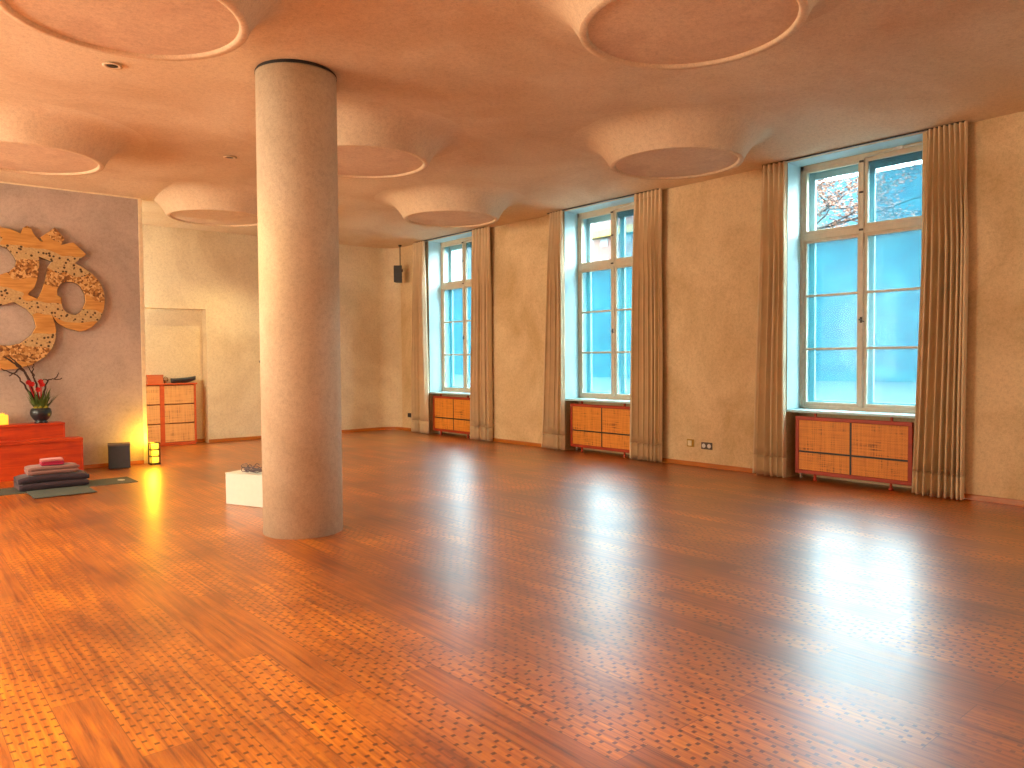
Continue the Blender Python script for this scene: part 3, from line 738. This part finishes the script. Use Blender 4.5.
for A, B in zip(secs, secs[1:]):
    for j in range(10): b.bm.faces.new((A[j], A[j+1], B[j+1], B[j])).smooth = True
b.bm.faces.new(secs[0]); b.bm.faces.new(secs[-1])
o = b.build('hull', m_tray, t); sm = o.modifiers.new('t', 'SOLIDIFY'); sm.thickness = .006; sm.offset = 0
MB().box(-.14, .10, -.05, .05, .055, .068, .01).build('contents', m_bark, t)

# ------------------------------------------------------------------ white box with cable beside the column
t = thing('cardboard_box', 'white box on the floor half behind the left side of column', 'box', (2.85, 8.07, 0), math.atan2(-.923, .385))
MB().box(0, .60, 0, .26, .002, .325, .004).build('body', m_paper_box, t)
MB().box(-.003, .603, -.003, .263, .322, .332, .003).build('lid', m_paper_box, t)
rn = random.Random(11); b = MB(); pts = []
dv = Vector((.385, -.923, 0)); nv = Vector((.923, .385, 0)); org = Vector((2.85, 8.07, .345))
for k in range(46):
    a = k*.83+rn.uniform(-.4, .4); r = rn.uniform(.03, .14)
    pts.append(org+dv*(.33+1.25*r*math.cos(a)*1.1)+nv*(.07+.55*r*math.sin(a))+Vector((0, 0, .004+abs(noise.noise(Vector((k*.31, 0, 0))))*.16)))
sm = []
for k in range(1, len(pts)-2):
    for j in range(5):
        q = j/5; p0, p1, p2, p3 = pts[k-1:k+3]
        sm.append(.5*((2*p1)+(p2-p0)*q+(2*p0-5*p1+4*p2-p3)*q*q+(3*p1-p0-3*p2+p3)*q**3))
for p in sm:                                   # strands past the front edge hang down over it
    o_ = (p-org).dot(nv)
    if o_ < 0: p += nv*(-o_-.008); p.z -= (-o_)*1.0
    p.z = max(p.z, .338) if o_ >= 0 else p.z
b.tube(sm, .0045, 6)
tag(b.build('cable', m_cable), 'tangled grey cable heaped on top of the white box', 'cable')

# ------------------------------------------------------------------ hanging speaker
t = thing('speaker', 'small black speaker hanging from a ceiling rod in the corner', 'speaker', (8.50, 13.72, H))
b = MB()
vs = [(-.085, -.10), (.085, -.10), (.055, .10), (-.055, .10)]
lo = [b.bm.verts.new((x, y, -.78)) for x, y in vs]; hi = [b.bm.verts.new((x, y, -.44)) for x, y in vs]
b.bm.faces.new(lo); b.bm.faces.new(hi)
for k in range(4): b.bm.faces.new((lo[k], lo[(k+1) % 4], hi[(k+1) % 4], hi[k]))
o = b.build('cabinet_body', m_black, t); o.rotation_euler = (0, .0, -.7)
o = MB().box(-.075, .075, -.108, -.101, -.77, -.45, .003).build('grille', m_grey, t); o.rotation_euler = (0, 0, -.7)
MB().tube([(.06, .03, -.52), (.06, .03, -.02)], .010).box(.01, .11, 0, .06, -.56, -.50, .006).build('rod', m_darkmetal, t)
MB().lathe([(.03, -.03), (.035, 0)], (.06, .03, -.001), 20).build('ceiling_cap', m_darkmetal, t)

# ------------------------------------------------------------------ outside
struct('ground', MB().box(W+.7, W+300, -260, 700, -1.4, -1.2), m_ground)
def facade(name, label, x0, x1, y0, y1, h, m, group=None, wins=True):
    t = thing(name, label, 'building', (x0, (y0+y1)/2, -1.2), 0, group)
    L = y1-y0
    MB().box(0, x1-x0, -L/2, L/2, 0, h).build('wall', m, t)
    if wins:
        n = max(1, int(L/4.5))
        for k in range(n):
            for z in range(2, int(h/4.2)):
                y = -L/2+(k+.5)*L/n; MB().box(-.08, .1, y-.9, y+.9, 1.2+z*4.2, 3.6+z*4.2).build('window', m_faczin, t)
    return t
facade('building', 'long blue backdrop block added to hide the low sky behind the panes', W+250, W+270, -200, 640, 64, m_backdrop, wins=False)  # added block, height set to keep bright sky out of direct view
facade('building', 'low blue backdrop block added to even the blue behind the lower panes', W+74, W+82, -40, 160, 16.2, m_backdrop, wins=False)  # added block covering the house fronts below the transoms
facade('building', 'pale building seen through the clear top pane of the farthest window', W+90, W+100, 128, 150, 27.5, m_facw)
tb = facade('building', 'pinkish building with a yellow awning seen through the middle window', W+90, W+100, 84, 94.6, 27.5, m_facp)
MB().box(-1.6, 0, -5.2, 5.25, 23.6, 24.9, .1).build('awning', m_yellow, tb)
facade('building', 'pale building beside the pinkish one seen through the middle window', W+92, W+102, 95.2, 108, 27.0, m_facw)
# autumn tree before the nearest window
tx, ty = W+52, 35.5
t = thing('tree', 'tree with orange autumn leaves outside the nearest window', 'tree', (tx, ty, -1.2))
rn = random.Random(5); b = MB(); tips = []
def grow(p, d, L, r, lev):
    pts = [p]; dd = d.copy()
    for k in range(5):
        dd = (dd+Vector((rn.uniform(-.22, .22), rn.uniform(-.22, .22), rn.uniform(-.08, .12)))).normalized(); pts.append(pts[-1]+dd*L/5)
    b.tube(pts, [r*(1-.1*k) for k in range(6)], 6)
    if lev > 2: tips.extend(q for q in pts[1:] if q.z < 18.6)
    if lev < 4:
        for k in range(3 if lev else 6):
            q = pts[rn.choice((2, 3, 4, 5))]; a = rn.uniform(0, 6.28)
            grow(q, (dd*.35+Vector((math.cos(a), math.sin(a), rn.uniform(-.3, .3)))*.9).normalized(), L*(.5 if lev == 0 else .62), r*.5, lev+1)
grow(Vector((0, 0, 0)), Vector((0, 0, 1)), 17.0, .42, 0)
b.build('trunk', m_trunk, t)
b = MB()
for k in range(9000):
    p = rn.choice(tips)+Vector((rn.gauss(0, .35), rn.gauss(0, .35), rn.gauss(0, .35))); s = rn.uniform(.09, .17)
    m3 = Matrix.Rotation(rn.uniform(0, 6.28), 3, 'Z') @ Matrix.Rotation(rn.uniform(0, 3.14), 3, 'X')
    b.face([p+m3 @ Vector(q) for q in ((-s, 0, 0), (-s*.2, s*.6, .02), (s, 0, 0), (-s*.2, -s*.6, .02))])
lv = b.build('leaves', m_autumn, t); lv['kind'] = 'stuff'

# ------------------------------------------------------------------ light
wd = bpy.data.worlds.new('overcast_sky'); S.world = wd; wd.use_nodes = True
nt = wd.node_tree; bg = nt.nodes['Background']; bg.inputs[0].default_value = (.93, .98, 1.0, 1); bg.inputs[1].default_value = 31.0
def lamp(name, typ, loc, energy, color, size=.4, rot=(0, 0, 0)):
    l = bpy.data.lights.new(name, typ); l.energy = energy; l.color = color
    if typ == 'AREA': l.shape = 'DISK'; l.size = size; l.spread = 3.0
    else: l.shadow_soft_size = size
    o = bpy.data.objects.new(name, l); COL.objects.link(o); o.location = loc; o.rotation_euler = rot; return o
for x, y, e in ((-1.2, 1.2, 100), (-1.2, 3.4, 90), (-1.6, 6.0, 60), (-1.6, 9.8, 60)):
    lamp('ceiling_fill', 'AREA', (x, y, H-.06), e, (1, .86, .62), .6).data.spread = 1.9  # added fill lights out of view, no fixtures
for y, e in ((3.0, 30), (7.0, 220), (10.6, 230)): lamp('wall_fill', 'AREA', (XL+.1, y, 2.2), e, (1, .88, .66), 2.8, (0, -PI/2, 0))  # added soft fill from the left wall, no fixtures there
for x in (0.0, 5.5): lamp('wall_fill', 'AREA', (x, YF+.1, 2.2), 30, (1, .88, .68), 2.8, (PI/2, 0, 0))  # added weak fill from behind the camera, no fixtures
lamp('partition_fill', 'AREA', (1.6, P+.3, 2.3), 80, (1, .86, .62), .9, (PI/2, 0, -.5))  # added fill hidden behind the partition, brightens back wall and niche
for x, y, e in ((1.615, 7.01, 80), (3.45, 9.40, 60), (5.0, 13.2, 70)):
    o = lamp('spot_fill', 'SPOT', (x, y, H+lift(x, y)-.04), e*3, (1, .74, .34), .05); o.data.spot_size = 1.9; o.data.spot_blend = 1  # warm beams added to brighten the floor; the downlights themselves are dark
lamp('lantern_bulb', 'POINT', (3.16, 11.93, .36), 20, (1, .52, .02), .05)
for c in WC:                                       # sampling portals in the window openings
    l = bpy.data.lights.new('window_portal', 'AREA'); l.shape = 'RECTANGLE'; l.size = WW; l.size_y = 3.05; l.cycles.is_portal = True
    o = bpy.data.objects.new('window_portal', l); COL.objects.link(o); o.location = (W+.59, c, 2.37); o.rotation_euler = (0, PI/2, 0)
    l.size, l.size_y = 3.05, WW
for a, b_ in zip(ly[1:-1:2], ly[2:-1:2]):
    l = bpy.data.lights.new('window_portal', 'AREA'); l.shape = 'RECTANGLE'; l.size = 2.75; l.size_y = b_-a; l.cycles.is_portal = True
    o = bpy.data.objects.new('window_portal', l); COL.objects.link(o); o.location = (XL-.25, (a+b_)/2, 2.225); o.rotation_euler = (0, -PI/2, 0)

# ------------------------------------------------------------------ camera
f, pitch, roll, yaw = 764.816, .0323653, -.00756841, .700250509
fw = Vector((math.sin(yaw)*math.cos(pitch), math.cos(yaw)*math.cos(pitch), -math.sin(pitch)))
r = Vector((math.cos(yaw), -math.sin(yaw), 0)); u = r.cross(fw)
c, s = math.cos(roll), math.sin(roll); r2 = c*r+s*u; u2 = -s*r+c*u
cd = bpy.data.cameras.new('camera'); cam = bpy.data.objects.new('camera', cd); COL.objects.link(cam)
cd.sensor_fit = 'HORIZONTAL'; cd.sensor_width = 36; cd.lens = f/1024*36; cd.clip_start = .05; cd.clip_end = 1500
cam.matrix_world = Matrix(((r2.x, u2.x, -fw.x, 0), (r2.y, u2.y, -fw.y, 0), (r2.z, u2.z, -fw.z, CH), (0, 0, 0, 1)))
S.camera = cam
S.view_settings.view_transform = 'Standard'; S.view_settings.look = 'None'; S.view_settings.exposure = 0.36; S.view_settings.gamma = 1; S.view_settings.use_curve_mapping = False
S.cycles.max_bounces = 10; S.cycles.diffuse_bounces = 6; S.cycles.glossy_bounces = 4; S.cycles.transparent_max_bounces = 16
S.cycles.sample_clamp_indirect = 6; S.cycles.use_denoising = True
